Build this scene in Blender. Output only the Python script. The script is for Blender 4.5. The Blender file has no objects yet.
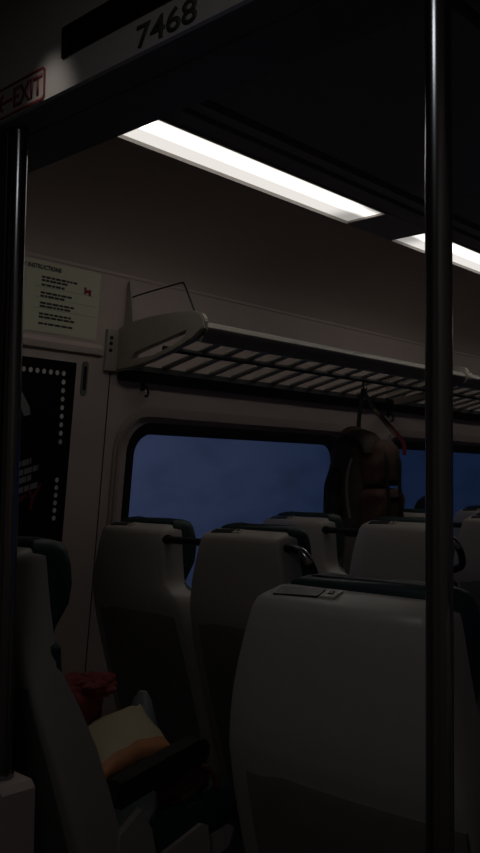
import bpy, bmesh, math, random
from mathutils import Vector, Matrix, noise
random.seed(7)
S = bpy.context.scene
C = S.collection
PI = math.pi
EYE = 1.35

# ---------------------------------------------------------------- materials
def srgb(r, g, b):
    f = lambda c: (c/255/12.92) if c/255 <= .04045 else ((c/255+.055)/1.055)**2.4
    return (f(r), f(g), f(b), 1)

def mat(name, col, rough=.5, metal=0, var=.12, scale=30, bump=0, spec=.5, coat=0):
    m = bpy.data.materials.new(name); m.use_nodes = True
    nt = m.node_tree; b = nt.nodes['Principled BSDF']
    b.inputs['Roughness'].default_value = rough
    b.inputs['Metallic'].default_value = metal
    b.inputs['Specular IOR Level'].default_value = spec
    b.inputs['Coat Weight'].default_value = coat
    tc = nt.nodes.new('ShaderNodeTexCoord')
    nz = nt.nodes.new('ShaderNodeTexNoise'); nz.inputs['Scale'].default_value = scale
    nz.inputs['Detail'].default_value = 5
    nt.links.new(tc.outputs['Object'], nz.inputs['Vector'])
    mx = nt.nodes.new('ShaderNodeMix'); mx.data_type = 'RGBA'
    mx.inputs[6].default_value = tuple(c*(1-var) for c in col[:3])+(1,)
    mx.inputs[7].default_value = tuple(min(1, c*(1+var)) for c in col[:3])+(1,)
    nt.links.new(nz.outputs['Fac'], mx.inputs[0])
    nt.links.new(mx.outputs[2], b.inputs['Base Color'])
    if bump:
        bp = nt.nodes.new('ShaderNodeBump'); bp.inputs['Strength'].default_value = bump
        bp.inputs['Distance'].default_value = .002
        nt.links.new(nz.outputs['Fac'], bp.inputs['Height'])
        nt.links.new(bp.outputs['Normal'], b.inputs['Normal'])
    return m

M = {}
M['wall'] = mat('wall_laminate', (.60, .49, .435, 1), .55, var=.06, scale=6)
M['cove'] = mat('cove_panel', (.58, .47, .41, 1), .6, var=.06, scale=4)
M['ceil'] = mat('ceiling_panel', (.26, .26, .27, 1), .6, var=.08, scale=5)
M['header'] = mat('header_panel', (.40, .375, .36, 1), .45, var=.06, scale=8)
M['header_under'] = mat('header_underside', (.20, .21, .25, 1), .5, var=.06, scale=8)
M['frame'] = mat('window_moulding', (.48, .39, .35, 1), .5, var=.06, scale=10)
M['gasket'] = mat('black_rubber', (.006, .006, .006, 1), .6, var=.1)
M['steel'] = mat('brushed_steel', (.27, .27, .28, 1), .2, metal=1, var=.08, scale=60)
M['chrome'] = mat('polished_metal', (.5, .5, .5, 1), .18, metal=1, var=.03)
M['shell'] = mat('beige_seat_plastic', (.42, .375, .335, 1), .42, var=.05, scale=50, bump=.06)
M['green'] = mat('dark_green_vinyl', (.0085, .029, .027, 1), .5, var=.15, scale=40, bump=.15)
M['black'] = mat('black_plastic', (.012, .012, .012, 1), .4, var=.1)
M['pocket'] = mat('charcoal_panel', (.20, .185, .175, 1), .5, var=.1)
M['rack'] = mat('cast_aluminium', (.45, .41, .35, 1), .45, metal=.0, var=.08, scale=40)
M['slat'] = mat('aluminium_slat', (.42, .39, .35, 1), .4, var=.08, scale=40)
M['dark'] = mat('dark_rail', (.02, .019, .019, 1), .6, var=.1)
M['paper'] = mat('cream_label', (.70, .69, .50, 1), .6, var=.05, scale=12)
M['ink'] = mat('black_ink', (.04, .036, .03, 1), .6, var=.05)
M['red'] = mat('red_ink', (.3, .03, .03, 1), .6, var=.05)
M['exitface'] = mat('exit_sticker', (.34, .30, .28, 1), .5, var=.05)
M['exitred'] = mat('exit_red', (.16, .02, .02, 1), .5, var=.05)
M['poster'] = mat('black_poster', (.006, .006, .006, 1), .5, var=.1, spec=.15)
M['dot'] = mat('pale_bulb_print', (.8, .76, .7, 1), .6, var=.05)
M['grey'] = mat('grey_print', (.25, .25, .25, 1), .6, var=.1)
M['pred'] = mat('poster_red', (.16, .008, .02, 1), .6, var=.1)
M['led'] = mat('unlit_display', (.004, .004, .004, 1), .6, var=.1, spec=.05)
M['floor'] = mat('rubber_floor', (.04, .04, .042, 1), .6, var=.2, scale=80)
M['redcloth'] = mat('red_cloth', (.22, .035, .026, 1), .8, var=.2, scale=9, bump=.08)
M['cream'] = mat('cream_fabric', (.48, .40, .25, 1), .7, var=.08, scale=20, bump=.2)
M['orange'] = mat('orange_fabric', (.5, .2, .08, 1), .7, var=.1, scale=20, bump=.2)
M['greyplastic'] = mat('grey_plastic_film', (.25, .26, .27, 1), .35, var=.1)
M['brown'] = mat('brown_leather', (.16, .06, .035, 1), .7, var=.3, scale=14, bump=.25)
M['bagbody'] = mat('brown_canvas', (.062, .04, .03, 1), .75, var=.45, scale=18, bump=.4)
M['bagfront'] = mat('reddish_brown_canvas', (.095, .042, .026, 1), .75, var=.5, scale=22, bump=.5)
M['bagdark'] = mat('black_canvas', (.018, .015, .014, 1), .75, var=.3, scale=18, bump=.4)
M['strapred'] = mat('red_webbing', (.16, .012, .012, 1), .6, var=.1)
M['strapgrey'] = mat('grey_webbing', (.2, .18, .16, 1), .6, var=.1)
M['skin'] = mat('skin', (.22, .13, .09, 1), .5, var=.05)
M['hair'] = mat('dark_hair', (.008, .007, .006, 1), .6, var=.2)
M['coat'] = mat('dark_coat', (.015, .016, .02, 1), .8, var=.2)

def glass_mat():
    m = bpy.data.materials.new('dirty_window_glass'); m.use_nodes = True
    nt = m.node_tree; nt.nodes.clear()
    out = nt.nodes.new('ShaderNodeOutputMaterial')
    tr = nt.nodes.new('ShaderNodeBsdfTransparent'); tr.inputs[0].default_value = (.9, .93, 1, 1)
    gl = nt.nodes.new('ShaderNodeBsdfGlossy'); gl.inputs['Roughness'].default_value = .12
    gl.inputs[0].default_value = (.6, .6, .6, 1)
    lw = nt.nodes.new('ShaderNodeFresnel'); lw.inputs['IOR'].default_value = 1.3
    geo = nt.nodes.new('ShaderNodeNewGeometry')
    ior = nt.nodes.new('ShaderNodeMapRange'); ior.inputs[3].default_value = 1.35; ior.inputs[4].default_value = 1/1.35   # the same reflection at either face of the pane
    nt.links.new(geo.outputs['Backfacing'], ior.inputs[0]); nt.links.new(ior.outputs[0], lw.inputs['IOR'])
    m1 = nt.nodes.new('ShaderNodeMixShader')
    nt.links.new(lw.outputs[0], m1.inputs[0]); nt.links.new(tr.outputs[0], m1.inputs[1]); nt.links.new(gl.outputs[0], m1.inputs[2])
    df = nt.nodes.new('ShaderNodeBsdfDiffuse'); df.inputs[0].default_value = (.11, .13, .2, 1)
    tc = nt.nodes.new('ShaderNodeTexCoord')
    mp = nt.nodes.new('ShaderNodeMapping'); mp.inputs['Rotation'].default_value = (0, .6, 0); mp.inputs['Scale'].default_value = (2.2, 1, 5.5)
    nz = nt.nodes.new('ShaderNodeTexNoise'); nz.inputs['Scale'].default_value = 1.6; nz.inputs['Detail'].default_value = 6
    nt.links.new(tc.outputs['Object'], mp.inputs[0]); nt.links.new(mp.outputs[0], nz.inputs['Vector'])
    rp = nt.nodes.new('ShaderNodeMapRange'); rp.inputs[1].default_value = .45; rp.inputs[2].default_value = .75
    rp.inputs[3].default_value = 0; rp.inputs[4].default_value = .14
    nt.links.new(nz.outputs['Fac'], rp.inputs[0])
    m2 = nt.nodes.new('ShaderNodeMixShader')
    nt.links.new(rp.outputs[0], m2.inputs[0]); nt.links.new(m1.outputs[0], m2.inputs[1]); nt.links.new(df.outputs[0], m2.inputs[2])
    nt.links.new(m2.outputs[0], out.inputs[0])
    return m
M['glass'] = glass_mat()

def diffuser_mat():
    # a translucent lamp cover: brightest over the tube, weaker past the tube's ends
    m = bpy.data.materials.new('lamp_diffuser'); m.use_nodes = True
    nt = m.node_tree; nt.nodes.clear()
    out = nt.nodes.new('ShaderNodeOutputMaterial')
    em = nt.nodes.new('ShaderNodeEmission')
    tc = nt.nodes.new('ShaderNodeTexCoord'); sp = nt.nodes.new('ShaderNodeSeparateXYZ')
    nt.links.new(tc.outputs['Object'], sp.inputs[0])
    def math_(op, a, b=None):
        n = nt.nodes.new('ShaderNodeMath'); n.operation = op
        for i, v in enumerate((a, b)):
            if v is None: continue
            if isinstance(v, (int, float)): n.inputs[i].default_value = v
            else: nt.links.new(v, n.inputs[i])
        return n.outputs[0]
    dy = math_('ABSOLUTE', math_('ADD', sp.outputs[1], .02))
    band = nt.nodes.new('ShaderNodeMapRange'); band.interpolation_type = 'SMOOTHSTEP'
    band.inputs[1].default_value = .012; band.inputs[2].default_value = .045
    band.inputs[3].default_value = LAMP*1.25; band.inputs[4].default_value = LAMP*.36
    nt.links.new(dy, band.inputs[0])
    dx = math_('ABSOLUTE', sp.outputs[0])
    end = nt.nodes.new('ShaderNodeMapRange'); end.interpolation_type = 'SMOOTHSTEP'
    end.inputs[1].default_value = LHALF-.17; end.inputs[2].default_value = LHALF-.05
    end.inputs[3].default_value = 1; end.inputs[4].default_value = .45
    nt.links.new(dx, end.inputs[0])
    nt.links.new(math_('MULTIPLY', band.outputs[0], end.outputs[0]), em.inputs[1])
    em.inputs[0].default_value = (1, .955, .9, 1)
    nt.links.new(em.outputs[0], out.inputs[0])
    return m
LAMP = 2.3
LHALF = .686
M['lamp'] = diffuser_mat()

# ---------------------------------------------------------------- mesh helpers
def link(name, bm, m, parent=None, smooth=True, loc=None):
    me = bpy.data.meshes.new(name)
    bmesh.ops.recalc_face_normals(bm, faces=bm.faces)
    bm.to_mesh(me); bm.free()
    me.materials.append(m)
    o = bpy.data.objects.new(name, me); C.objects.link(o)
    if parent: o.parent = parent
    if loc: o.location = loc
    if smooth:
        for p in me.polygons: p.use_smooth = True
        try: me.set_sharp_from_angle(angle=math.radians(38))
        except Exception: pass
    return o

def box(bm, x0, x1, y0, y1, z0, z1, bev=0):
    r = bmesh.ops.create_cube(bm, size=1)
    vs = r['verts']
    for v in vs:
        v.co = Vector(((x0+x1)/2+v.co.x*(x1-x0), (y0+y1)/2+v.co.y*(y1-y0), (z0+z1)/2+v.co.z*(z1-z0)))
    if bev:
        es = {e for v in vs for e in v.link_edges}
        bmesh.ops.bevel(bm, geom=list(es), offset=bev, segments=3, profile=.5, affect='EDGES')

def tube(bm, pts, r, n=12, radii=None, cap=True):
    pts = [Vector(p) for p in pts]; rings = []
    for i, p in enumerate(pts):
        d = (pts[min(i+1, len(pts)-1)]-pts[max(i-1, 0)]).normalized()
        a = Vector((0, 0, 1)) if abs(d.z) < .9 else Vector((1, 0, 0))
        u = d.cross(a).normalized(); w = d.cross(u)
        rr = radii[i] if radii else r
        rings.append([bm.verts.new(p+(u*math.cos(t)+w*math.sin(t))*rr) for t in [2*PI*k/n for k in range(n)]])
    for a, b in zip(rings, rings[1:]):
        for k in range(n): bm.faces.new((a[k], a[(k+1) % n], b[(k+1) % n], b[k]))
    if cap:
        bm.faces.new(rings[0]); bm.faces.new(rings[-1])

def smoothpath(pts, n=6):
    pts = [Vector(p) for p in pts]; out = []
    for i in range(len(pts)-1):
        p0 = pts[max(i-1, 0)]; p1 = pts[i]; p2 = pts[i+1]; p3 = pts[min(i+2, len(pts)-1)]
        for k in range(n):
            t = k/n
            out.append(.5*((2*p1)+(-p0+p2)*t+(2*p0-5*p1+4*p2-p3)*t*t+(-p0+3*p1-3*p2+p3)*t**3))
    out.append(pts[-1]); return out

def loft(bm, rings):
    vr = [[bm.verts.new(p) for p in r] for r in rings]; n = len(vr[0])
    for a, b in zip(vr, vr[1:]):
        for k in range(n): bm.faces.new((a[k], a[(k+1) % n], b[(k+1) % n], b[k]))
    bm.faces.new(vr[0]); bm.faces.new(vr[-1])

def prism(bm, pts, a, b, axis):
    """extrude a 2-D outline between a and b along an axis: 'x' (pts are y,z), 'y' (pts are x,z)"""
    f = (lambda p, t: Vector((t, p[0], p[1]))) if axis == 'x' else (lambda p, t: Vector((p[0], t, p[1])))
    loft(bm, [[f(p, a) for p in pts], [f(p, b) for p in pts]])

def lerp(tab, z):
    # table of (z, v...) with descending z
    if z >= tab[0][0]: return tab[0][1:]
    for p, q in zip(tab, tab[1:]):
        if z >= q[0]:
            t = (p[0]-z)/(p[0]-q[0]); return tuple(a+(b-a)*t for a, b in zip(p[1:], q[1:]))
    return tab[-1][1:]

def thing(name, label, cat, loc=(0, 0, 0), rotz=0, group=None):
    o = bpy.data.objects.new(name, None); C.objects.link(o)
    o.empty_display_size = .1
    o.location = loc; o.rotation_euler = (0, 0, rotz)
    o['label'] = label; o['category'] = cat
    if group: o['group'] = group
    return o
def tag(o, label, cat, group=None):
    o['label'] = label; o['category'] = cat
    if group: o['group'] = group
    return o
def struct(o):
    o['kind'] = 'structure'; return o
def dup(root, loc, label, parts=None):
    r = root.copy(); C.objects.link(r); r.location = loc; r['label'] = label
    for ch in list(root.children):
        c = ch.copy(); C.objects.link(c); c.parent = r
        for g in ch.children:
            d = g.copy(); C.objects.link(d); d.parent = c
    return r

# curve outline with holes -> mesh, each vertex mapped by fn(u, v, depth)
def rrect(x0, x1, z0, z1, r, n=8):
    pts = []
    for cx, cz, a0 in ((x1-r, z1-r, 0), (x0+r, z1-r, 90), (x0+r, z0+r, 180), (x1-r, z0+r, 270)):
        for k in range(n+1):
            a = math.radians(a0+90*k/n); pts.append((cx+r*math.cos(a), cz+r*math.sin(a)))
    return pts
def filled(loops, thick, fn):
    cu = bpy.data.curves.new('tmp', 'CURVE'); cu.dimensions = '2D'; cu.fill_mode = 'BOTH'; cu.extrude = thick/2
    for lp in loops:
        s = cu.splines.new('POLY'); s.points.add(len(lp)-1); s.use_cyclic_u = True
        for p, q in zip(s.points, lp): p.co = (q[0], q[1], 0, 1)
    return curve_bm(cu, fn)
def curve_bm(cu, fn):
    o = bpy.data.objects.new('tmp', cu); C.objects.link(o)
    dg = bpy.context.evaluated_depsgraph_get(); dg.update()
    me = bpy.data.meshes.new_from_object(o.evaluated_get(dg))
    bpy.data.objects.remove(o); bpy.data.curves.remove(cu)
    bm = bmesh.new(); bm.from_mesh(me); bpy.data.meshes.remove(me)
    for v in bm.verts: v.co = Vector(fn(*v.co))
    bmesh.ops.remove_doubles(bm, verts=bm.verts, dist=1e-5)
    return bm
def text_bm(s, h, fn, bold=0, shear=0, width=None, ext=.0006):
    cu = bpy.data.curves.new('t', 'FONT'); cu.body = s; cu.size = 1; cu.extrude = 0; cu.offset = bold; cu.shear = shear
    bm = curve_bm(cu, lambda x, y, z: (x, y, z))
    x0 = min(v.co.x for v in bm.verts); x1 = max(v.co.x for v in bm.verts)
    y0 = min(v.co.y for v in bm.verts); y1 = max(v.co.y for v in bm.verts)
    sy = h/(y1-y0); sx = (width/(x1-x0)) if width else sy
    for v in bm.verts: v.co = Vector(((v.co.x-x0)*sx, (v.co.y-y0)*sy, 0))
    r = bmesh.ops.extrude_face_region(bm, geom=bm.faces[:])
    for g in r['geom']:
        if isinstance(g, bmesh.types.BMVert): g.co.z = ext
    for v in bm.verts: v.co = Vector(fn(*v.co))
    return bm

# ---------------------------------------------------------------- room shell
AX = 1.17                                   # centre line of the aisle
def wy(z): return 2.5+.10*(1.2-z)           # inner face of the window-side wall, leaning inwards
X0, X1 = -1.2, 7.6
WINS = [(2.085, 3.37), (3.80, 5.09), (5.52, 6.81)]
WZ = (.82, 1.512)

def side_wall(mirror, side):
    f = (lambda y: 2*AX-y) if mirror else (lambda y: y)
    fn = lambda u, v, d: (u, f(wy(v)+.03+d), v)
    holes = [rrect(a-.012, b+.012, WZ[0]-.012, WZ[1]+.012, .10) for a, b in WINS]
    bm = filled([[(X0, 0), (X1, 0), (X1, 2.085), (X0, 2.085)]]+holes, .06, fn)
    struct(link('wall_'+side, bm, M['wall'], smooth=False))
    for i, (a, b) in enumerate(WINS):
        n = i+1+(len(WINS) if mirror else 0)
        w = bpy.data.objects.new('window_%d' % n, None); C.objects.link(w)
        w.location = ((a+b)/2, f(wy(1.2)), 1.2); w['kind'] = 'structure'
        off = Vector(w.location)
        g = lambda fn2: (lambda u, v, d: tuple(Vector(fn2(u, v, d))-off))
        # moulded surround: a raised ridge, a sunken channel, the rubber gasket and the pane
        bm = filled([rrect(a-.10, b+.10, WZ[0]-.10, WZ[1]+.10, .17), rrect(a-.066, b+.066, WZ[0]-.07, WZ[1]+.062, .14)], .034,
                    g(lambda u, v, d: (u, f(wy(v)-.004+d), v)))
        bmesh.ops.bevel(bm, geom=[e for e in bm.edges if e.is_manifold and e.calc_face_angle(0) > 1], offset=.011, segments=4, affect='EDGES')
        link('window_frame', bm, M['frame'], w)
        bm = filled([rrect(a-.034, b+.034, WZ[0]-.040, WZ[1]+.042, .115), rrect(a, b, WZ[0], WZ[1], .085)], .05,
                    g(lambda u, v, d: (u, f(wy(v)+.022+d), v)))
        link('gasket', bm, M['gasket'], w)
        bm = filled([rrect(a-.01, b+.01, WZ[0]-.01, WZ[1]+.01, .085)], .006,
                    g(lambda u, v, d: (u, f(wy(v)+.036+d), v)))
        link('pane', bm, M['glass'], w, smooth=False)
side_wall(False, 'left')
side_wall(True, 'right')

def lx(mirror): return (lambda y: 2*AX-y) if mirror else (lambda y: y)
LY0, LY1, LZ = 1.675, 1.855, 2.30            # lamp strip
for mirror, side in ((False, 'left'), (True, 'right')):
    f = lx(mirror)
    # curved cove between wall and lamp strip
    prof = [(2.412, 2.08), (2.395, 2.12), (2.355, 2.165), (2.29, 2.205), (2.20, 2.24), (2.08, 2.268), (1.96, 2.285), (LY1+.006, 2.297)]
    prof2 = prof+[(y+.01, z+.03) for y, z in reversed(prof)]
    bm = bmesh.new(); prism(bm, [(f(y), z) for y, z in prof2], X0, X1, 'x')
    struct(link('wall_%s_cove' % side, bm, M['cove']))
    bm = bmesh.new(); box(bm, X0, X1, *sorted((f(wy(2.075)-.003), f(2.43))), 2.070, 2.082, .002)
    struct(link('trim_%d' % (2 if mirror else 1), bm, M['cove']))
    # raised ledge under the notices
    bm = bmesh.new(); prism(bm, [(f(y), z) for y, z in [(wy(1.775), 1.775), (wy(1.78)-.012, 1.779), (wy(1.8)-.014, 1.80), (wy(1.815), 1.817)]], X0, 1.90, 'x')
    struct(link('trim_%d' % (4 if mirror else 3), bm, M['wall']))
    # panel joint on the wall
    bm = bmesh.new()
    for xs in (1.945,):
        vs = [(xs-.002, z) for z in (.1, 1.74)]
        loft(bm, [[Vector((xs+dx, f(wy(z)-dy), z)) for dx, dy in ((-.002, -.001), (.002, -.001), (.002, .0015), (-.002, .0015))] for z in (.1, 1.73)])
    struct(link('trim_%d' % (6 if mirror else 5), bm, M['dark'], smooth=False))
# ceiling: flat centre with the slotted air strip beside each lamp row
bm = bmesh.new()
cp = [(LY0-.006, 2.297), (1.60, 2.297), (1.598, 2.33), (1.575, 2.33), (1.573, 2.297), (1.535, 2.297), (1.533, 2.335), (1.505, 2.335), (1.503, 2.30), (1.45, 2.305), (1.3, 2.315)]
cp = cp+[(2*AX-y, z) for y, z in reversed(cp)]
cp2 = cp+[(2*AX-LY0+.006, 2.40), (LY0-.006, 2.40)]
prism(bm, cp2, X0, X1, 'x')
struct(link('ceiling', bm, M['ceil'], smooth=False))
bm = bmesh.new(); box(bm, X0, X1, -.4, 2.75, -.06, 0)
struct(link('floor', bm, M['floor'], smooth=False))
for nm, xa, xb in (('wall_back', X0-.06, X0), ('wall_front', X1, X1+.06)):
    bm = bmesh.new(); box(bm, xa, xb, -.45, 2.8, 0, 2.42)
    struct(link(nm, bm, M['wall'], smooth=False))

# ceiling lamps
def lamp(loc, label, first=[None]):
    if first[0]:
        return dup(first[0], loc, label)
    t = thing('ceiling_light', label, 'ceiling light', loc, 0, 'fluorescent strips in the ceiling')
    w = (LY1-LY0)/2
    bm = bmesh.new()
    for y in (-w, w): box(bm, -LHALF, LHALF, y-.005, y+.005, -.008, .05, .001)
    for x in (-LHALF, LHALF): box(bm, x-.005, x+.005, -w, w, -.004, .05, .001)
    link('frame', bm, M['slat'], t, smooth=False)
    bm = bmesh.new()
    box(bm, -LHALF+.005, LHALF-.005, -w+.005, w-.005, .004, .010)
    link('diffuser', bm, M['lamp'], t, smooth=False)
    first[0] = t
    return t
LC = (LY0+LY1)/2
for cx_, lb in ((1.885, 'long glowing ceiling light panel above the luggage rack, shown almost whole'),
                (3.55, 'glowing ceiling light panel passing behind the right steel pole'),
                (5.25, 'far ceiling light panel beyond the one behind the pole')):
    lamp((cx_, LC, LZ), lb)
# blank panels between the lamps
bm = bmesh.new()
for xa, xb in ((X0, 1.2), (2.574, 2.861), (4.239, 4.561), (5.939, X1)): box(bm, xa, xb, LY0-.004, LY1+.004, 2.296, 2.33, .002)
box(bm, X0, X1, 2*AX-LY1-.004, 2*AX-LY0+.004, 2.296, 2.33, .002)
struct(link('trim_7', bm, M['ceil'], smooth=False))

# header beam across the car between entrance and saloon
HX, HB, HZ = .85, 1.037, 2.009
bm = bmesh.new()
hp = [(HX, HZ+.004), (HX+.004, HZ), (HX+.064, HZ), (HX+.064, HZ+.006), (HX+.068, HZ+.006), (HX+.068, HZ), (HB-.003, HZ), (HB, HZ+.003), (HB, 2.34), (HX, 2.34)]
prism(bm, hp, -.05, 2.40, 'y')
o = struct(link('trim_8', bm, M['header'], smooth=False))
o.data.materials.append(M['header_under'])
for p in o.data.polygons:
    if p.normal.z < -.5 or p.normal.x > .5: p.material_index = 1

hd = lambda y0, z0, e=0: (lambda x, y, z: (HX-.0005-z-e, y0-x, z0+y))
# display box
t = thing('destination_display', 'long black unlit display panel on the header above the car number', 'display', (HX, .9, 2.067))
bm = bmesh.new(); box(bm, -.004, 0, -.33, .318, 0.003, .058, .001); link('bezel', bm, M['led'], t, smooth=False)
bm = bmesh.new(); box(bm, -.005, -.003, -.322, .312, .008, .053); link('screen', bm, M['led'], t, smooth=False)
# number
o = link('car_number', text_bm('7468', .039, hd(1.020, 2.0185), bold=.018, width=.136), M['ink'], smooth=False)
tag(o, 'black number 7468 printed on the header below the display', 'number')
# exit sign
t = thing('exit_sign', 'red bordered exit sticker with arrow at the left end of the header', 'sign', (HX, 1.39, 2.045))
off = Vector(t.location)
def rel(fn, off=off): return lambda x, y, z: tuple(Vector(fn(x, y, z))-off)
bm = filled([rrect(-.128, .122, -.030, .030, .009)], .001, rel(lambda u, v, d: (HX-.0006+d, 1.39-u, 2.045+v)))
link('sticker', bm, M['exitface'], t, smooth=False)
bm = filled([rrect(-.128, .122, -.030, .030, .009), rrect(-.1235, .1175, -.0255, .0255, .006)], .0008, rel(lambda u, v, d: (HX-.0016+d, 1.39-u, 2.045+v)))
link('border', bm, M['exitred'], t, smooth=False)
link('exit_lettering', text_bm('EXIT', .037, rel(hd(1.368, 2.0265, .001)), bold=.022, width=.092), M['exitred'], t, smooth=False)
bm = filled([[(-.098, 0), (-.076, .018), (-.072, .014), (-.082, .003), (0-.043, .003), (-.043, -.003), (-.082, -.003), (-.072, -.014), (-.076, -.018)]], .0008,
            rel(lambda u, v, d: (HX-.0016+d, 1.39-u-.061, 2.045+v)))
link('arrow', bm, M['exitred'], t, smooth=False)

# ---------------------------------------------------------------- poles and partition
def pole(x, y, z0, label):
    t = thing('grab_pole', label, 'pole', (x, y, z0), 0, 'steel grab poles')
    bm = bmesh.new(); tube(bm, [(0, 0, 0), (0, 0, HZ-z0)], .0158, 28); link('tube', bm, M['steel'], t)
    bm = bmesh.new(); tube(bm, [(0, 0, HZ-z0-.012), (0, 0, HZ-z0-.0005)], .0172, 28); link('ceiling_flange', bm, M['steel'], t)
    bm = bmesh.new(); tube(bm, [(0, 0, .0005), (0, 0, .012)], .021, 28); link('floor_flange', bm, M['steel'], t)
PB = .80
pole(.886, 1.403, PB, 'steel grab pole at the left, standing on the pale low partition')
pole(.886, .508, 0, 'tall steel grab pole at the right, in front of the large seat back')
t = thing('partition', 'pale low partition at the bottom left carrying the left steel pole', 'partition', (.886, 1.9, 0))
bm = bmesh.new(); prism(bm, [(1.348-1.9, 0), (1.348-1.9, PB-.012), (1.36-1.9, PB), (2.50-1.9, PB), (2.56-1.9, 0)], -.034, .034, 'x')
link('lower_panel', bm, M['frame'], t, smooth=False)
bm = bmesh.new(); box(bm, -.012, .004, 1.4205-1.9, 2.40-1.9, PB, HZ-.001); link('upper_panel', bm, M['dark'], t, smooth=False)
bm = bmesh.new(); box(bm, -.016, .008, 1.4192-1.9, 1.4275-1.9, PB, HZ-.001, .002); link('edge_strip', bm, M['black'], t, smooth=False)

# ---------------------------------------------------------------- notices on the window wall
wl = lambda x0, z0, e=0: (lambda x, y, z: (x0+x, wy(z0+y)-.0006-z-e, z0+y))
o = thing('emergency_notice', 'cream emergency instructions notice high on the wall left of the luggage rack', 'notice', (1.56, wy(1.95), 1.95))
off2 = Vector(o.location)
r2 = lambda fn: (lambda x, y, z: tuple(Vector(fn(x, y, z))-off2))
bm = bmesh.new(); xs = (1.25, 1.868)
loft(bm, [[Vector((x, wy(z)-e, z))-off2 for x, e in ((xs[0], 0), (xs[1], 0), (xs[1], .002), (xs[0], .002))] for z in (1.829, 2.064)])
link('sheet', bm, M['paper'], o, smooth=False)
link('heading', text_bm('EMERGENCY INSTRUCTIONS', .015, r2(wl(1.455, 2.036, .002)), bold=.03, width=.245), M['ink'], o, smooth=False)
def wbar(bm, x0, x1, z0, z1, e=.0026, off=off2):
    vs = [bm.verts.new(Vector((x, wy(z)-e, z))-off) for x, z in ((x0, z0), (x1, z0), (x1, z1), (x0, z1))]
    bm.faces.new(vs)
rng = random.Random(3)
for z, L in ((2.012, .20), (2.001, .155), (1.986, .13), (1.960, .18), (1.949, .135), (1.926, .195), (1.915, .19), (1.890, .18), (1.879, .20), (1.858, .20)):
    bm = bmesh.new(); L *= .72; x = 1.625
    while x < 1.625+L*.92:
        w = rng.uniform(.010, .026); wbar(bm, x, min(x+w, 1.625+L), z-.0036, z+.0036); x += w+.0025
    link('text_line', bm, M['ink'], o, smooth=False)
for z in (2.02, 1.972, 1.945):
    bm = bmesh.new(); wbar(bm, 1.55, 1.558, z-.008, z+.002); link('step_number', bm, M['ink'], o, smooth=False)
bm = bmesh.new()
for z in (1.979, 1.944, 1.908): wbar(bm, 1.60, 1.86, z-.0006, z+.0006)
link('rule_lines', bm, M['grey'], o, smooth=False)
bm = bmesh.new()
for a, b, c, d in ((1.800, 1.810, 1.982, 2.006), (1.808, 1.822, 1.986, 1.998), (1.820, 1.831, 1.978, 2.0)): wbar(bm, a, b, c, d)
link('red_symbol', bm, M['red'], o, smooth=False)

o = thing('poster', 'black poster with a border of pale dots and red script, left of the window', 'poster', (1.5, wy(1.3), 1.3))
off3 = Vector(o.location)
bm = bmesh.new()
loft(bm, [[Vector((x, wy(z)-e, z))-off3 for x, e in ((1.2, -.001), (1.792, -.001), (1.792, .006), (1.2, .006))] for z in (.80, 1.742)])
link('sheet', bm, M['poster'], o, smooth=False)
def dot(x, z, r=.0075, first=[None]):
    if first[0] is None:
        bm = bmesh.new(); c = bmesh.ops.create_circle(bm, cap_ends=True, radius=.0078, segments=12)
        for v in c['verts']: v.co = Vector((v.co.x, v.co.y*-.115, v.co.y*1.12))
        d = link('printed_dot', bm, M['dot'], o, smooth=False); first[0] = d
    else:
        d = first[0].copy(); C.objects.link(d); d.parent = o
    d.location = Vector((x, wy(z)-.0068, z))-off3
for k in range(7): dot(1.741-.0265*k, 1.700)
for k in range(1, 9): dot(1.742+.0010*k, 1.700-.0292*k)
for k in range(6): dot(1.749, 1.335-.0262*k)
for k in range(12): dot(1.235, 1.7-.045*k)
bm = bmesh.new()
def qd(bm, pts, e=.0068): bm.faces.new([bm.verts.new(Vector((x, wy(z)-e, z))-off3) for x, z in pts])
qd(bm, [(x+.01, z+.025) for x, z in [(1.53, 1.64), (1.553, 1.628), (1.606, 1.552), (1.612, 1.527), (1.588, 1.52), (1.56, 1.575)]])
link('pale_streak', bm, M['grey'], o, smooth=False)
for k, (x0, L, z) in enumerate(((1.555, .085, 1.385), (1.545, .125, 1.352), (1.535, .11, 1.322), (1.53, .145, 1.288))):
    x = 0; bm = bmesh.new()
    while x < L:
        w = rng.uniform(.014, .03)
        a, b = x0+x, x0+min(x+w, L)
        qd(bm, [(a, z-.012+x*.30-.009), (b, z-.012+(b-x0)*.30-.009), (b, z-.012+(b-x0)*.30+.010), (a, z-.012+x*.30+.010)]); x += w+.003
    link('tilted_print_line', bm, M['grey'], o, smooth=False)
bm = bmesh.new()
# red brush strokes: the tail of a word ending in Y
for pts in ([(1.545, 1.148), (1.58, 1.165), (1.61, 1.186), (1.612, 1.17), (1.585, 1.14), (1.55, 1.128)],
            [(1.612, 1.205), (1.628, 1.208), (1.648, 1.165), (1.64, 1.150)],
            [(1.69, 1.235), (1.678, 1.236), (1.636, 1.158), (1.63, 1.105), (1.645, 1.09), (1.652, 1.155)]):
    qd(bm, [(1.60+(x-1.60)*.72+.025, 1.16+(z-1.16)*.62+.115) for x, z in pts])
link('red_script', bm, M['pred'], o, smooth=False)

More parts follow.
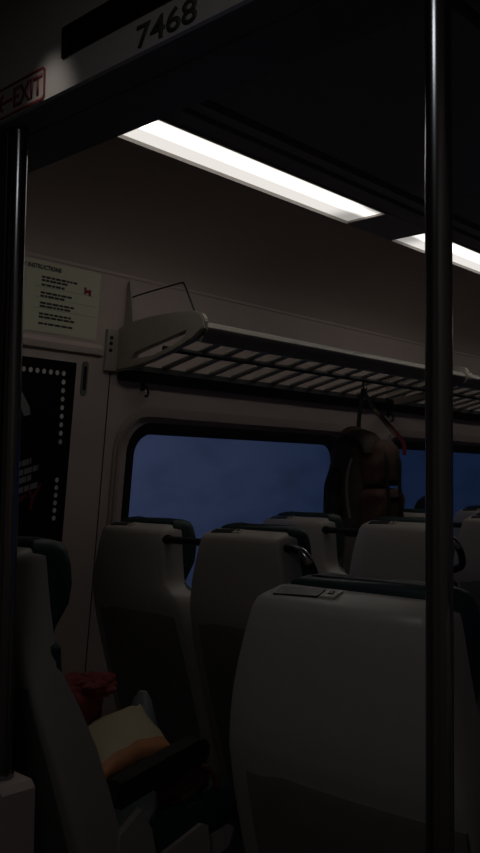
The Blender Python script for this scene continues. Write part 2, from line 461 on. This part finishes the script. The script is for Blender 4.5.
# recessed wall latch right of the poster
o = thing('wall_latch', 'small dark oval latch plate on the wall right of the poster', 'latch', (1.832, wy(1.69), 1.69))
off4 = Vector(o.location)
bm = filled([rrect(1.819, 1.846, 1.632, 1.752, .0132)], .004, lambda u, v, d: tuple(Vector((u, wy(v)-.0015+d, v))-off4))
link('plate', bm, M['pocket'], o, smooth=False)
bm = filled([rrect(1.826, 1.839, 1.65, 1.735, .0064)], .004, lambda u, v, d: tuple(Vector((u, wy(v)-.003+d, v))-off4))
link('slot', bm, M['black'], o, smooth=False)

# ---------------------------------------------------------------- luggage rack
RX0, RX1 = 1.96, 7.2
rk = thing('luggage_rack', 'long slatted metal luggage rack on the wall above the windows', 'luggage rack', (RX0, 2.43, 1.80))
ro = Vector(rk.location)
def rlink(n, bm, m, parent=None, **k):
    for v in bm.verts: v.co -= ro
    return link(n, bm, m, parent or rk, **k)
RF = (2.005, 1.845)                                   # front rail y,z
bm = bmesh.new()
prism(bm, [(RF[0]-.020, RF[1]-.002), (RF[0]-.015, RF[1]+.012), (RF[0]-.002, RF[1]+.018), (RF[0]+.012, RF[1]+.014), (RF[0]+.020, RF[1]+.002),
           (RF[0]+.02, RF[1]-.022), (RF[0]+.012, RF[1]-.028), (RF[0]-.004, RF[1]-.024), (RF[0]-.016, RF[1]-.014)], RX0+.02, RX1, 'x')
rlink('front_rail', bm, M['rack'])
bm = bmesh.new()
prism(bm, [(RF[0]-.004, RF[1]-.020), (RF[0]+.018, RF[1]-.016), (RF[0]+.030, RF[1]-.040), (RF[0]+.024, RF[1]-.048), (RF[0]+.012, RF[1]-.046)], RX0+.02, RX1, 'x')
rlink('front_lip', bm, M['rack'], smooth=False)
bm = bmesh.new()
prism(bm, [(2.40, 1.756), (wy(1.756), 1.756), (wy(1.70), 1.70), (2.425, 1.70), (2.395, 1.735)], RX0+.02, RX1, 'x')
rlink('back_rail', bm, M['dark'], smooth=False)
bm = bmesh.new(); tube(bm, [(RX0+.02, 2.20, 1.792), (RX1, 2.20, 1.792)], .010, 8); rlink('middle_rail', bm, M['dark'])
pitch = .126; k = 0
while RX0+.09+k*pitch < RX1-.03:
    x = RX0+.09+k*pitch
    bm = bmesh.new()
    a = Vector((0, RF[0]+.012, RF[1]+.004)); b = Vector((0, 2.412, 1.760))
    d = (b-a).normalized(); n = Vector((0, -d.z, d.y))
    if n.z < 0: n = -n
    sec = [(math.cos(t)*.017, math.sin(t)*.009) for t in [2*PI*q/12 for q in range(12)]]
    loft(bm, [[p+Vector((x+u, 0, 0))+n*w for u, w in sec] for p in (a, b)])
    rlink('slat', bm, M['slat']); k += 1
# end bracket casting, and the same casting at the joints
def bracket_bm(x):
    out = [(2.43, 1.880), (2.395, 1.893), (2.33, 1.902), (2.25, 1.908), (2.13, 1.908), (2.04, 1.902), (2.0, 1.888), (1.983, 1.866),
           (1.99, 1.838), (2.04, 1.808), (2.13, 1.776), (2.24, 1.750), (2.33, 1.736), (2.452, 1.728)]
    hole = [(2.345, 1.766), (2.33, 1.784), (2.24, 1.803), (2.12, 1.826), (2.07, 1.836), (2.075, 1.822), (2.13, 1.798), (2.24, 1.770)]
    return filled([out, hole], .024, lambda u, v, d: (x+d, u, v))
bm = bracket_bm(RX0+.012)
bmesh.ops.bevel(bm, geom=[e for e in bm.edges if e.is_manifold and e.calc_face_angle(0) > .9], offset=.004, segments=2, affect='EDGES')
br = rlink('bracket', bm, M['rack'])
bm = bmesh.new(); prism(bm, [(wy(1.872)-.014, 1.874), (wy(1.872), 1.874), (wy(1.728), 1.728), (wy(1.728)-.014, 1.728)], RX0-.05, RX0+.04, 'x')
rlink('mounting_plate', bm, M['rack'], smooth=False)
bm = bmesh.new()
for z in (1.825, 1.80, 1.845): tube(bm, [(RX0-.033, wy(z)-.017, z), (RX0-.033, wy(z)-.012, z)], .007, 10)
rlink('bolts', bm, M['black'])
for xj in (3.74, 5.49):
    bm = bracket_bm(xj); rlink('bracket', bm, M['rack'])
    bm = bmesh.new(); tube(bm, [(xj-.025, RF[0]+.002, RF[1]-.002), (xj+.025, RF[0]+.002, RF[1]-.002)], .031, 16); rlink('rail_joint', bm, M['rack'])
# fin and wire guard at the end
bm = bmesh.new(); prism(bm, [(wy(1.87)-.004, 1.868), (wy(2.05), 2.05), (wy(2.062)-.012, 2.062), (2.388, 1.98), (2.378, 1.89)], RX0+.03, RX0+.04, 'x')
rlink('fin', bm, M['rack'], smooth=False)
bm = bmesh.new(); tube(bm, smoothpath([(RX0+.036, y, z) for y, z in ((2.395, 1.998), (2.33, 2.004), (2.145, 2.014), (2.128, 2.012), (2.115, 2.0), (2.068, 1.910), (2.062, 1.895), (2.075, 1.882), (2.14, 1.876))], 4), .0032, 8)
rlink('wire_guard', bm, M['black'])
# coat hooks below
hk = None
def hook(x, label):
    z = 1.70; y = wy(z)
    t = thing('coat_hook', label, 'hook', (x, y-.001, z), 0, 'coat hooks under the luggage rack')
    bm = bmesh.new(); box(bm, -.009, .009, -.006, 0, -.03, .0, .002); link('base', bm, M['black'], t)
    bm = bmesh.new(); tube(bm, smoothpath([(0, -.004, -.012), (0, -.024, -.018), (0, -.034, -.036), (0, -.028, -.052), (0, -.016, -.05)]), .0045, 8); link('prong', bm, M['black'], t)
hook(2.10, 'small black coat hook under the left end of the luggage rack')
hook(3.755, 'small black coat hook right of the hanging brown backpack')

# ---------------------------------------------------------------- seats
PROF = [  # z, back offset, depth, half width left, half width right
    (1.190, .046, .034, .112, .118), (1.188, .034, .048, .121, .127), (1.178, .010, .072, .132, .136), (1.172, .003, .079, .138, .140), (1.160, 0, .083, .145, .143),
    (1.12, 0, .083, .160, .146), (1.07, .001, .083, .175, .149), (1.03, .003, .083, .186, .152), (1.012, .004, .083, .189, .158),
    (.998, .005, .083, .192, .170), (.985, .006, .083, .194, .187), (.972, .008, .084, .197, .203), (.958, .010, .085, .199, .213), (.94, .013, .086, .202, .219),
    (.87, .035, .098, .212, .222), (.78, .064, .108, .219, .224), (.68, .096, .11, .222, .224), (.58, .127, .11, .222, .222), (.45, .165, .11, .218, .218), (.33, .195, .10, .21, .21)]
GENTLE = [(1.19, .120), (1.188, .128), (1.178, .137), (1.172, .140), (1.160, .143), (1.12, .150), (1.07, .159), (1.03, .167), (.97, .179), (.90, .193), (.80, .208), (.60, .219), (.33, .208)]
SCOOP = True
def shell_ring(z, b, d, hl, hr):
    hl += .024; hr -= .006 if z < .97 else 0
    if not SCOOP: hr = lerp(GENTLE, z)[0]
    r = min(.022, d*.5); pts = []
    pts.append((b+d, hl)); pts.append((b+d*.6, hl))
    for a in (20, 45, 70): pts.append((b+r-r*math.sin(math.radians(a)), hl-r+r*math.cos(math.radians(a))))
    for q in (.75, .5, .25, 0, -.25, -.5, -.75):
        h = (hl-r) if q > 0 else (hr-r); pts.append((b-.010*(1-q*q), h*q))
    for a in (70, 45, 20): pts.append((b+r-r*math.sin(math.radians(a)), -(hr-r+r*math.cos(math.radians(a)))))
    pts.append((b+d*.6, -hr)); pts.append((b+d, -hr))
    return [Vector((x, y, z)) for x, y in pts]
def back(z): return lerp([(p[0],)+p[1:] for p in PROF], z)

def cushion_ring(z, xa, xb, h, rr=.03):
    pts = [(xa, h*.96), (xa+(xb-xa)*.5, h), (xb-rr*.9, h*.985), (xb-rr*.35, h*.94), (xb, h*.8)]
    pts += [(xb+.004, h*.4), (xb+.004, 0), (xb+.004, -h*.4)]
    pts += [(x, -y) for x, y in reversed(pts[:5])]
    return [Vector((x, y, z)) for x, y in pts]

SEATPARTS = []
def make_seat(label):
    t = thing('train_seat', label, 'seat', (0, 0, 0), 0, 'rows of train seats')
    bm = bmesh.new(); loft(bm, [shell_ring(*p) for p in PROF]); link('shell', bm, M['shell'], t)
    # headrest: bulging green roll in front of the shell's top
    bm = bmesh.new()
    hr = [(1.206, .085, .10, .105), (1.204, .068, .118, .122), (1.196, .058, 0.144, .134), (1.18, .054, 0.153, .141), (1.15, .06, 0.160, .145), (1.11, .062, 0.162, .147), (1.07, .064, 0.154, .148), (1.03, .066, .126, .148), (1.00, .068, .112, .145)]
    rings = []
    for z, a, b, h in hr:
        ring = cushion_ring(z, a, b, h)
        for i, p in enumerate(ring):            # pleats
            p.z += .0022*math.sin(p.y*95)*(1 if z > 1.16 else .3)
        rings.append(ring)
    loft(bm, rings); link('headrest', bm, M['green'], t)
    bm = bmesh.new()
    bk = [(1.02, .07, .100, .15), (.99, .075, .112, .185), (.95, .08, .112, .185), (.84, .112, .138, .185), (.72, .16, .182, .185), (.62, .20, .222, .185), (.52, .23, .26, .195), (.47, .24, .265, .18)]
    loft(bm, [cushion_ring(z, a, b, h) for z, a, b, h in bk]); link('backrest', bm, M['green'], t)
    # seat cushion, rising towards its front edge
    bm = bmesh.new()
    def sq(x, z0, z1, h):
        return [Vector((x, y, z)) for y, z in ((h-.02, z1), (h-.005, z1-.01), (h, z1-.03), (h, z0+.02), (h-.02, z0), (-h+.02, z0), (-h, z0+.02), (-h, z1-.03), (-h+.005, z1-.01), (-h+.02, z1), (0, z1+.006))]
    loft(bm, [sq(.225, .49, .545, .19), (sq(.25, .475, .57, .208)), sq(.40, .49, .59, .212), sq(.55, .51, .61, .212), sq(.60, .515, .607, .208), sq(.63, .53, .585, .19)])
    link('seat_cushion', bm, M['green'], t)
    # pan and pedestal
    bm = bmesh.new()
    prism(bm, [(.20, .40), (.20, .475), (.58, .512), (.60, .50), (.58, .46), (.30, .40)], -.205, .205, 'y')
    link('seat_pan', bm, M['shell'], t, smooth=False)
    bm = bmesh.new(); prism(bm, [(.24, 0), (.26, .40), (.44, .43), (.42, 0)], -.12, .12, 'y'); link('pedestal', bm, M['pocket'], t, smooth=False)
    # dark lower pocket panel on the back, standing proud of the shell by a few millimetres
    bm = bmesh.new(); rings = []
    for z in (.918, .90, .84, .76, .68, .58, .46, .36):
        b, d, hl, hr_ = back(z); e = .003 if z < .915 else .0
        h1, h2 = hl-.022, hr_-.04
        rings.append([Vector((b-.011*(1-q*q)-e, (h1 if q > 0 else h2)*q, z)) for q in (1, .6, .3, 0, -.3, -.6, -1)]+[Vector((b+.02, -h2, z)), Vector((b+.02, h1, z))])
    loft(bm, rings); link('seat_back_pocket', bm, M['pocket'], t)
    # dark strip and latch on top of the shell
    def onslope(x0, x1, y0, y1, h0, h1):
        bm = bmesh.new(); n = 8
        pts = [(y0+(y1-y0)*k/n) for k in range(n+1)]
        loft(bm, [[Vector((x, y, h)) for x, h in ((x0, h0), (x1, h0), (x1, h1), (x0, h1))] for y in pts])
        for v in bm.verts:                       # follow the slight crown of the shell's top
            xe = v.co.x+.010*(1-min(1, abs(v.co.y)/.115)**2)
            v.co.z += 1.178+min(xe-.010, .024)*.417+max(0, xe-.034)*.17
        return bm
    link('top_strip', onslope(.010, .030, .044, .126, -.003, .0034), M['black'], t)
    lt = link('latch', onslope(.010, .031, .014, .040, -.003, .0040), M['rack'], t)
    link('keyhole', onslope(.017, .024, .023, .031, .001, .0052), M['black'], lt)
    return t
def armrest(t, y=-.196):
    bm = bmesh.new()
    prof = [(.215, .660), (.235, .695), (.34, .714), (.46, .736), (.485, .734), (.498, .718), (.496, .692), (.48, .682), (.34, .662), (.232, .64)]
    prism(bm, prof, y-.022, y+.022, 'y')
    bmesh.ops.bevel(bm, geom=[e for e in bm.edges if e.calc_face_angle(0) > 1], offset=.006, segments=2, affect='EDGES')
    link('armrest', bm, M['black'], t)
    bm = bmesh.new(); prism(bm, [(.226, .592), (.285, .63), (.315, .58), (.34, .47), (.22, .45)], y-.03, y-.0125, 'y'); link('armrest_bracket', bm, M['shell'], t, smooth=False)
    bm = bmesh.new(); prism(bm, [(.30, .46), (.31, .505), (.47, .548), (.49, .54), (.50, .47)], y-.028, y-.0165, 'y'); link('side_skirt', bm, M['frame'], t, smooth=False)
def bar(t):                                  # straight bar across to the neighbouring seat
    bm = bmesh.new(); tube(bm, [(.02, -.130, 1.147), (.02, -.342, 1.147)], .0115, 14)
    tube(bm, [(.02, -.134, 1.147), (.02, -.152, 1.147)], .015, 14)
    link('linking_bar', bm, M['black'], t)
def handle(t):                               # curved grab handle on the aisle side
    pts = smoothpath([(.03, -.125, 1.148), (.033, -.165, 1.150), (.036, -.195, 1.140), (.042, -.214, 1.118), (.055, -.222, 1.085), (.07, -.212, 1.05), (.075, -.165, 1.03)], 5)
    bm = bmesh.new(); tube(bm, pts, .012, 14); h = link('grab_handle', bm, M['black'], t)
    bm = bmesh.new(); tube(bm, pts[9:17], .0128, 14); link('metal_cap', bm, M['chrome'], h)
def add_copy(proto, loc, label):
    return dup(proto, loc, label)

YA, YW = 1.665, 2.135
SCOOP = False
near = make_seat('large beige seat back in the foreground right of centre, behind the right pole')
near.location = (.965, .709, 0)
aisle = add_copy(near, (1.80, YA, 0), 'beige aisle seat with curved grab handle in front of the left window')
armrest(aisle); handle(aisle)
SCOOP = True
window = make_seat('beige seat nearest the wall below the left end of the left window'); window.location = (1.80, YW, 0)
bar(window)
# copies (the foreground seat has no bar or handle in view)
add_copy(near, (.872, .238, 0), 'beige seat cut off by the lower right edge of the picture')
side = add_copy(near, (.97, YA, 0), 'seat at the far left seen from its side, with a jacket and bag on it')
armrest(side)
add_copy(window, (.97, YW, 0), 'window seat hidden behind the side-on seat at the far left')
add_copy(aisle, (2.61, YA, 0), 'beige aisle seat directly below the hanging brown backpack')
add_copy(window, (2.61, YW, 0), 'bluish lit window seat below the right end of the left window')
add_copy(aisle, (3.38, YA, 0), 'beige aisle seat right of the right steel pole')
add_copy(window, (3.38, YW, 0), 'window seat behind the backpack, with a dark-haired passenger in it')
add_copy(window, (4.17, YW, 0), 'furthest window seat, its top edge showing right of the right pole')
add_copy(aisle, (4.17, YA, 0), 'furthest aisle seat, beyond the right edge of the picture')

for o in C.objects:
    if o.name.startswith('train_seat') and o.location.y > 1.5: o.scale.z = 1.008
# ---------------------------------------------------------------- things on the left seat
def blob(bm, c, r, seed, amp=.25, sub=4, freq=1.8):
    res = bmesh.ops.create_icosphere(bm, subdivisions=sub, radius=1)
    for v in res['verts']:
        n = v.co.normalized()
        k = 1+amp*noise.noise(n*freq+Vector((seed, seed*.7, 0)))+amp*.5*noise.noise(n*freq*2.7+Vector((0, seed, 3)))
        v.co = Vector((c[0]+n.x*r[0]*k, c[1]+n.y*r[1]*k, c[2]+n.z*r[2]*k))
# cream bag: pillow shape, orange band along its lower edge
t = thing('soft_bag', 'cream soft bag with an orange lower band lying on the left seat', 'bag', (1.428, 1.72, .612))
VV = Vector((.117, 0, .014)); UU = Vector((.055, .125, .018)); NN = VV.cross(UU).normalized()
def pillow(name, u0, u1, m, parent):
    bm = bmesh.new(); nu, nv = 14, 20
    grid = {}
    for side in (1, -1):
        for i in range(nu+1):
            for j in range(nv+1):
                u = u0+(u1-u0)*i/nu; v = -1+2*j/nv
                th = .048*max(0, (1-u*u))**.45*max(0, (1-v*v))**.45
                pinch = 1-.10*(1-abs(v))*abs(u); pinchv = 1-.10*(1-abs(u))*abs(v)
                wr = .006*noise.noise(Vector((u*3, v*3, side)))
                ear = .10 if (u > .8 and v > .8) else 0
                grid[side, i, j] = bm.verts.new(VV*(v*pinchv*(1+ear))+UU*(u*pinch*(1+ear))+NN*(side*th+wr)+Vector((0, 0, .073)))
        for i in range(nu):
            for j in range(nv):
                bm.faces.new((grid[side, i, j], grid[side, i+1, j], grid[side, i+1, j+1], grid[side, i, j+1]))
    bmesh.ops.remove_doubles(bm, verts=bm.verts, dist=.0005)
    return link(name, bm, m, parent)
a = pillow('bag_body', -.74, 1, M['cream'], t); b = pillow('orange_band', -1, -.74, M['orange'], t)
# red jacket
bm = bmesh.new(); blob(bm, (0, 0, 0), (.12, .075, .08), 2.3, .24, 5, 1.6); blob(bm, (.085, -.02, .045), (.07, .055, .034), 5.1, .3, 5, 1.7)
o = link('red_jacket', bm, M['redcloth']); o.location = (1.345, 1.87, .752)
tag(o, 'crumpled red jacket heaped behind the cream bag on the left seat', 'jacket')
# plastic bag
bm = bmesh.new(); rings = []
for z, s in ((0, .05), (.03, .055), (.08, .045), (.12, .032), (.145, .014)):
    rings.append([Vector((math.cos(q)*s*.6*(1+.2*noise.noise(Vector((math.cos(q)*2, math.sin(q)*2, z*20)))), math.sin(q)*s*(1+.3*noise.noise(Vector((math.sin(q)*3, z*15, 1)))), z)) for q in [2*PI*k/16 for k in range(16)]])
loft(bm, rings); o = link('plastic_bag', bm, M['greyplastic']); o.location = (1.60, 1.84, .612)
tag(o, 'faint grey plastic bag standing beside the right end of the cream bag', 'plastic bag')
# brown pouch hanging over the front of the cushion
bm = bmesh.new(); blob(bm, (0, 0, 0), (.085, .03, .05), 9.2, .4, 4, 2.0)
t = thing('brown_pouch', 'dark reddish brown pouch tucked under the armrest of the left seat', 'pouch', (1.43, 1.50, .64))
link('pouch', bm, M['brown'], t)
bm = bmesh.new(); tube(bm, smoothpath([(.03, -.015, .03), (.07, -.03, .01), (.085, -.03, -.03), (.05, -.03, -.05)]), .008, 8); link('cord', bm, M['brown'], t)

# ---------------------------------------------------------------- hanging backpack
BX, BY = 3.19, 2.22
t = thing('backpack', 'dark brown backpack with red strap hanging from the luggage rack between the windows', 'backpack', (BX, BY, 1.10))
def dense(tab, k=4):
    out = []
    for i in range(len(tab)-1):
        p0, p1, p2, p3 = tab[max(i-1, 0)], tab[i], tab[i+1], tab[min(i+2, len(tab)-1)]
        for q in range(k):
            t = q/k
            out.append(tuple(.5*((2*b)+(-a+c)*t+(2*a-5*b+4*c-d)*t*t+(-a+3*b-3*c+d)*t**3) for a, b, c, d in zip(p0, p1, p2, p3)))
    return out+[tab[-1]]
def rr_ring(cx, cy, z, hx, hy, p=3.0, n=28, seed=0):
    out = []
    for k in range(n):
        q = 2*PI*k/n; c, s = math.cos(q), math.sin(q)
        x = math.copysign(abs(c)**(2/p), c)*hx; y = math.copysign(abs(s)**(2/p), s)*hy
        w = 1+.09*noise.noise(Vector((x*13+seed, y*13, z*15)))+.07*noise.noise(Vector((x*34, y*34+seed, z*40)))
        out.append(Vector((cx+x*w, cy+y*w, z)))
    return out
bm = bmesh.new()
loft(bm, [rr_ring(-.012+dx, .02, z*.97, hx*.90, hy, 4) for z, hx, hy, dx in dense(((0, .10, .06, 0), (.012, .122, .085, 0), (.06, .128, .095, 0), (.14, .130, .10, 0), (.24, .128, .098, 0), (.33, .120, .088, -.002), (.40, .104, .075, -.008), (.45, .078, .058, -.014), (.485, .048, .036, -.016), (.50, .02, .015, -.016)))])
link('main_body', bm, M['bagbody'], t)
bm = bmesh.new()
loft(bm, [rr_ring(.006+dx, -.105, z, hx, hy, 4.5, 28, 4) for z, hx, hy, dx in dense(((.0, .08, .03, 0), (.012, .102, .052, 0), (.06, .108, .06, 0), (.13, .110, .064, 0), (.185, .106, .060, 0), (.205, .096, .046, 0), (.212, .07, .02, 0)))])
pk = link('front_pocket', bm, M['bagfront'], t)
bm = bmesh.new()
loft(bm, [rr_ring(.016+dx, -.095, z, hx, hy, 4, 28, 9) for z, hx, hy, dx in dense(((.222, .08, .02, 0), (.23, .098, .05, 0), (.28, .104, .058, 0), (.34, .100, .056, .002), (.385, .088, .048, .002), (.415, .062, .032, 0), (.425, .03, .01, 0)))])
link('upper_pocket', bm, M['bagfront'], t)
bm = bmesh.new(); tube(bm, smoothpath([(-.074, -.135, .172), (-.049, -.166, .174), (.011, -.172, .175), (.071, -.166, .174), (.106, -.135, .172)]), .004, 6); link('zip', bm, M['bagdark'], pk)
bm = bmesh.new()                               # lid folded over the top towards the front
prof = [(.085, .395), (.09, .43), (.06, .478), (.0, .502), (-.06, .480), (-.105, .43), (-.118, .375), (-.112, .37), (-.095, .425), (-.05, .466), (.0, .486), (.05, .464), (.078, .425)]
loft(bm, [[Vector((x-.022, y*k, .36+(z-.37)*k2*.92)) for y, z in prof] for x, k, k2 in ((-.088, .80, .74), (-.075, .92, .90), (-.04, 1, 1), (.0, 1.02, 1.0), (.045, 1, .93), (.078, .9, .76), (.088, .78, .62))])
link('lid', bm, M['bagbody'], t)
bm = bmesh.new()
loft(bm, [rr_ring(-.128, .05, z, hx, hy, 2.2, 20, 11) for z, hx, hy in dense(((.03, .02, .02), (.05, .042, .04), (.12, .05, .045), (.18, .036, .036), (.23, .044, .04), (.285, .026, .025), (.30, .008, .008)))])
link('side_pocket', bm, M['bagdark'], t)
def strap(name, pts, m, w=.012, th=.003, par=t):
    bm = bmesh.new(); P = smoothpath(pts, 6); rings = []
    for i, p in enumerate(P):
        d = (P[min(i+1, len(P)-1)]-P[max(i-1, 0)]).normalized()
        s = Vector((.73, -.68, 0)); s = (s-d*s.dot(d)).normalized(); n = d.cross(s)
        rings.append([p+s*w*a+n*th*b for a, b in ((1, 1), (-1, 1), (-1, -1), (1, -1))])
    loft(bm, rings); return link(name, bm, m, par, smooth=False)
HK = (.008, -.005, .655)
strap('hanging_loop', [(-.016, .0, .45), (-.014, .004, .50), (-.004, .0, .58), HK], M['bagdark'], .009)
strap('black_strap', [(.008, -.012, .64), (.018, -.03, .60), (.030, -.05, .56)], M['bagdark'], .008)
strap('red_strap', [(.030, -.05, .565), (.055, -.085, .515), (.085, -.12, .465), (.110, -.15, .41), (.105, -.158, .36)], M['strapred'], .009)
strap('grey_strap', [(.02, -.055, .56), (.045, -.09, .505), (.075, -.13, .445)], M['strapgrey'], .005)
strap('shoulder_strap', [(-.07, .07, .30), (-.11, .09, .24), (-.122, .09, .17), (-.118, .09, .07), (-.08, .07, .03)], M['bagdark'], .02)
for dx in (-.04, .055):
    strap('compression_strap', [(dx, -.125, .40), (dx+.004, -.160, .32), (dx, -.164, .23), (dx-.004, -.176, .12), (dx, -.15, .01)], M['bagdark'], .008)
strap('side_strap', [(-.115, -.03, .34), (-.132, -.02, .27), (-.134, -.02, .17), (-.125, -.03, .08)], M['strapgrey'], .006)
# the hook that carries it
hz = 1.10+.655
hk = thing('bag_hook', 'small dark hook under the rack carrying the brown backpack', 'hook', (BX+HK[0], BY+HK[1], hz))
bm = bmesh.new(); tube(bm, smoothpath([(0, 0, .035), (0, 0, .01), (0, -.012, -.006), (0, -.02, .006)]), .004, 8); link('prong', bm, M['black'], hk)

# ---------------------------------------------------------------- passenger
def person():
    t = thing('person', 'seated person with dark hair, top of head above a seat beside the right pole', 'person', (3.67, 2.15, .565))
    vs = [(0, 0, .06), (-.03, 0, .22), (-.05, 0, .38), (-.03, 0, .485), (0, 0, .555), (.015, 0, .62), (.015, 0, .66),
          (-.04, .14, .42), (.03, .19, .24), (.20, .12, .14), (.27, .07, .13),
          (-.04, -.14, .42), (.03, -.19, .24), (.20, -.12, .14), (.27, -.07, .13),
          (.05, .09, .06), (.38, .10, .07), (.42, .10, -.33), (.50, .10, -.555),
          (.05, -.09, .06), (.38, -.10, .07), (.42, -.10, -.33), (.50, -.10, -.555),
          (.085, 0, .60)]
    rad = [.13, .125, .12, .05, .07, .08, .062, .052, .042, .034, .03, .052, .042, .034, .03, .085, .062, .05, .032, .085, .062, .05, .032, .018]
    ed = [(0, 1), (1, 2), (2, 3), (3, 4), (4, 5), (5, 6), (2, 7), (7, 8), (8, 9), (9, 10), (2, 11), (11, 12), (12, 13), (13, 14), (0, 15), (15, 16), (16, 17), (17, 18), (0, 19), (19, 20), (20, 21), (21, 22), (4, 23)]
    me = bpy.data.meshes.new('body'); me.from_pydata(vs, ed, [])
    o = bpy.data.objects.new('body', me); C.objects.link(o); o.parent = t
    m = o.modifiers.new('skin', 'SKIN'); m.use_smooth_shade = True
    for i, d in enumerate(me.skin_vertices[0].data):
        d.radius = (rad[i], rad[i]); d.use_root = (i == 0)
    s = o.modifiers.new('sub', 'SUBSURF'); s.levels = 2; s.render_levels = 2
    me.materials.append(M['coat'])
    bm = bmesh.new(); res = bmesh.ops.create_icosphere(bm, subdivisions=3, radius=1)
    for v in res['verts']:
        n = v.co.normalized(); k = 1+.05*noise.noise(n*4)
        v.co = Vector((.005+n.x*.088*k-(.03 if n.z < -.2 and n.x > 0 else 0), n.y*.08*k, .635+n.z*.082*k))
    link('hair', bm, M['hair'], t)
person()

# ---------------------------------------------------------------- light
# added spot with an unseen fixture, put in to brighten a patch of the header
t = thing('added_header_spot', 'added unseen round spot fixture over the entrance that brightens the header', 'ceiling light', (.62, 1.28, 2.297))
bm = bmesh.new(); tube(bm, [(0, 0, -.012), (0, 0, .002)], .05, 24); link('rim', bm, M['rack'], t)
L = bpy.data.lights.new('added_spot', 'SPOT'); L.energy = 3.0; L.spot_size = math.radians(27); L.spot_blend = 1; L.shadow_soft_size = .02; L.color = (1, .93, .86)
lo = bpy.data.objects.new('added_spot_light', L); C.objects.link(lo); lo.location = (.62, 1.28, 2.28)
d = Vector((HX, 1.245, 1.995))-Vector(lo.location); lo.rotation_euler = d.to_track_quat('-Z', 'Y').to_euler()

t = thing('added_fill_lamp', 'added unseen round fill lamp at the entrance that brightens the foreground seats', 'ceiling light', (.10, .60, 2.294))  # unseen fill lamp, added to lift the foreground seats and the header
bm = bmesh.new(); tube(bm, [(0, 0, -.02), (0, 0, .002)], .165, 32); link('rim', bm, M['rack'], t)
A = bpy.data.lights.new('added_fill', 'AREA'); A.shape = 'DISK'; A.size = .3; A.energy = 1.0; A.color = (.93, .97, 1)
ao = bpy.data.objects.new('added_fill_light', A); C.objects.link(ao); ao.location = (.10, .60, 2.268)

w = bpy.data.worlds.new('dusk'); S.world = w; w.use_nodes = True
nt = w.node_tree; nt.nodes.clear()
out = nt.nodes.new('ShaderNodeOutputWorld'); bg = nt.nodes.new('ShaderNodeBackground')
tc = nt.nodes.new('ShaderNodeTexCoord'); sp = nt.nodes.new('ShaderNodeSeparateXYZ'); nt.links.new(tc.outputs['Generated'], sp.inputs[0])
# dusk sky: paler towards +Y / the left of the window, deep blue along the train
cr = nt.nodes.new('ShaderNodeValToRGB')
cr.color_ramp.elements[0].position = .52; cr.color_ramp.elements[0].color = (.0075, .0155, .039, 1)
cr.color_ramp.elements[1].position = .80; cr.color_ramp.elements[1].color = (.037, .049, .088, 1)
nz = nt.nodes.new('ShaderNodeTexNoise'); nz.inputs['Scale'].default_value = 5; nz.inputs['Detail'].default_value = 5
nt.links.new(tc.outputs['Generated'], nz.inputs['Vector'])
ad = nt.nodes.new('ShaderNodeMath'); ad.operation = 'MULTIPLY_ADD'; ad.inputs[1].default_value = .14; 
nt.links.new(nz.outputs['Fac'], ad.inputs[0])
a2 = nt.nodes.new('ShaderNodeMath'); a2.operation = 'MULTIPLY_ADD'; a2.inputs[1].default_value = .6; a2.inputs[2].default_value = -.02
nt.links.new(sp.outputs[2], a2.inputs[0])
a3 = nt.nodes.new('ShaderNodeMath'); a3.operation = 'ADD'
nt.links.new(sp.outputs[1], a3.inputs[0]); nt.links.new(a2.outputs[0], a3.inputs[1])
a4 = nt.nodes.new('ShaderNodeMath'); a4.operation = 'SUBTRACT'; a4.inputs[1].default_value = .07
nt.links.new(a3.outputs[0], a4.inputs[0]); nt.links.new(a4.outputs[0], ad.inputs[2])
nt.links.new(ad.outputs[0], cr.inputs[0]); nt.links.new(cr.outputs[0], bg.inputs[0]); bg.inputs[1].default_value = .88
nt.links.new(bg.outputs[0], out.inputs[0])

# ---------------------------------------------------------------- camera
R = Matrix(((0.67972333, -0.05140408, -0.7316651), (-0.73337782, -0.03193742, -0.67907067), (0.0115395, 0.99816713, -0.05940722)))
cam = bpy.data.cameras.new('camera'); co = bpy.data.objects.new('camera', cam); C.objects.link(co)
cam.sensor_fit = 'VERTICAL'; cam.sensor_height = 24; cam.lens = 861.13/853*24
cam.clip_start = .02
co.matrix_world = Matrix.Translation((0, 0, EYE)) @ R.to_4x4()
S.camera = co
S.view_settings.view_transform = 'Standard'; S.view_settings.look = 'None'
S.view_settings.exposure = 0; S.view_settings.gamma = 1
S.view_settings.use_curve_mapping = False
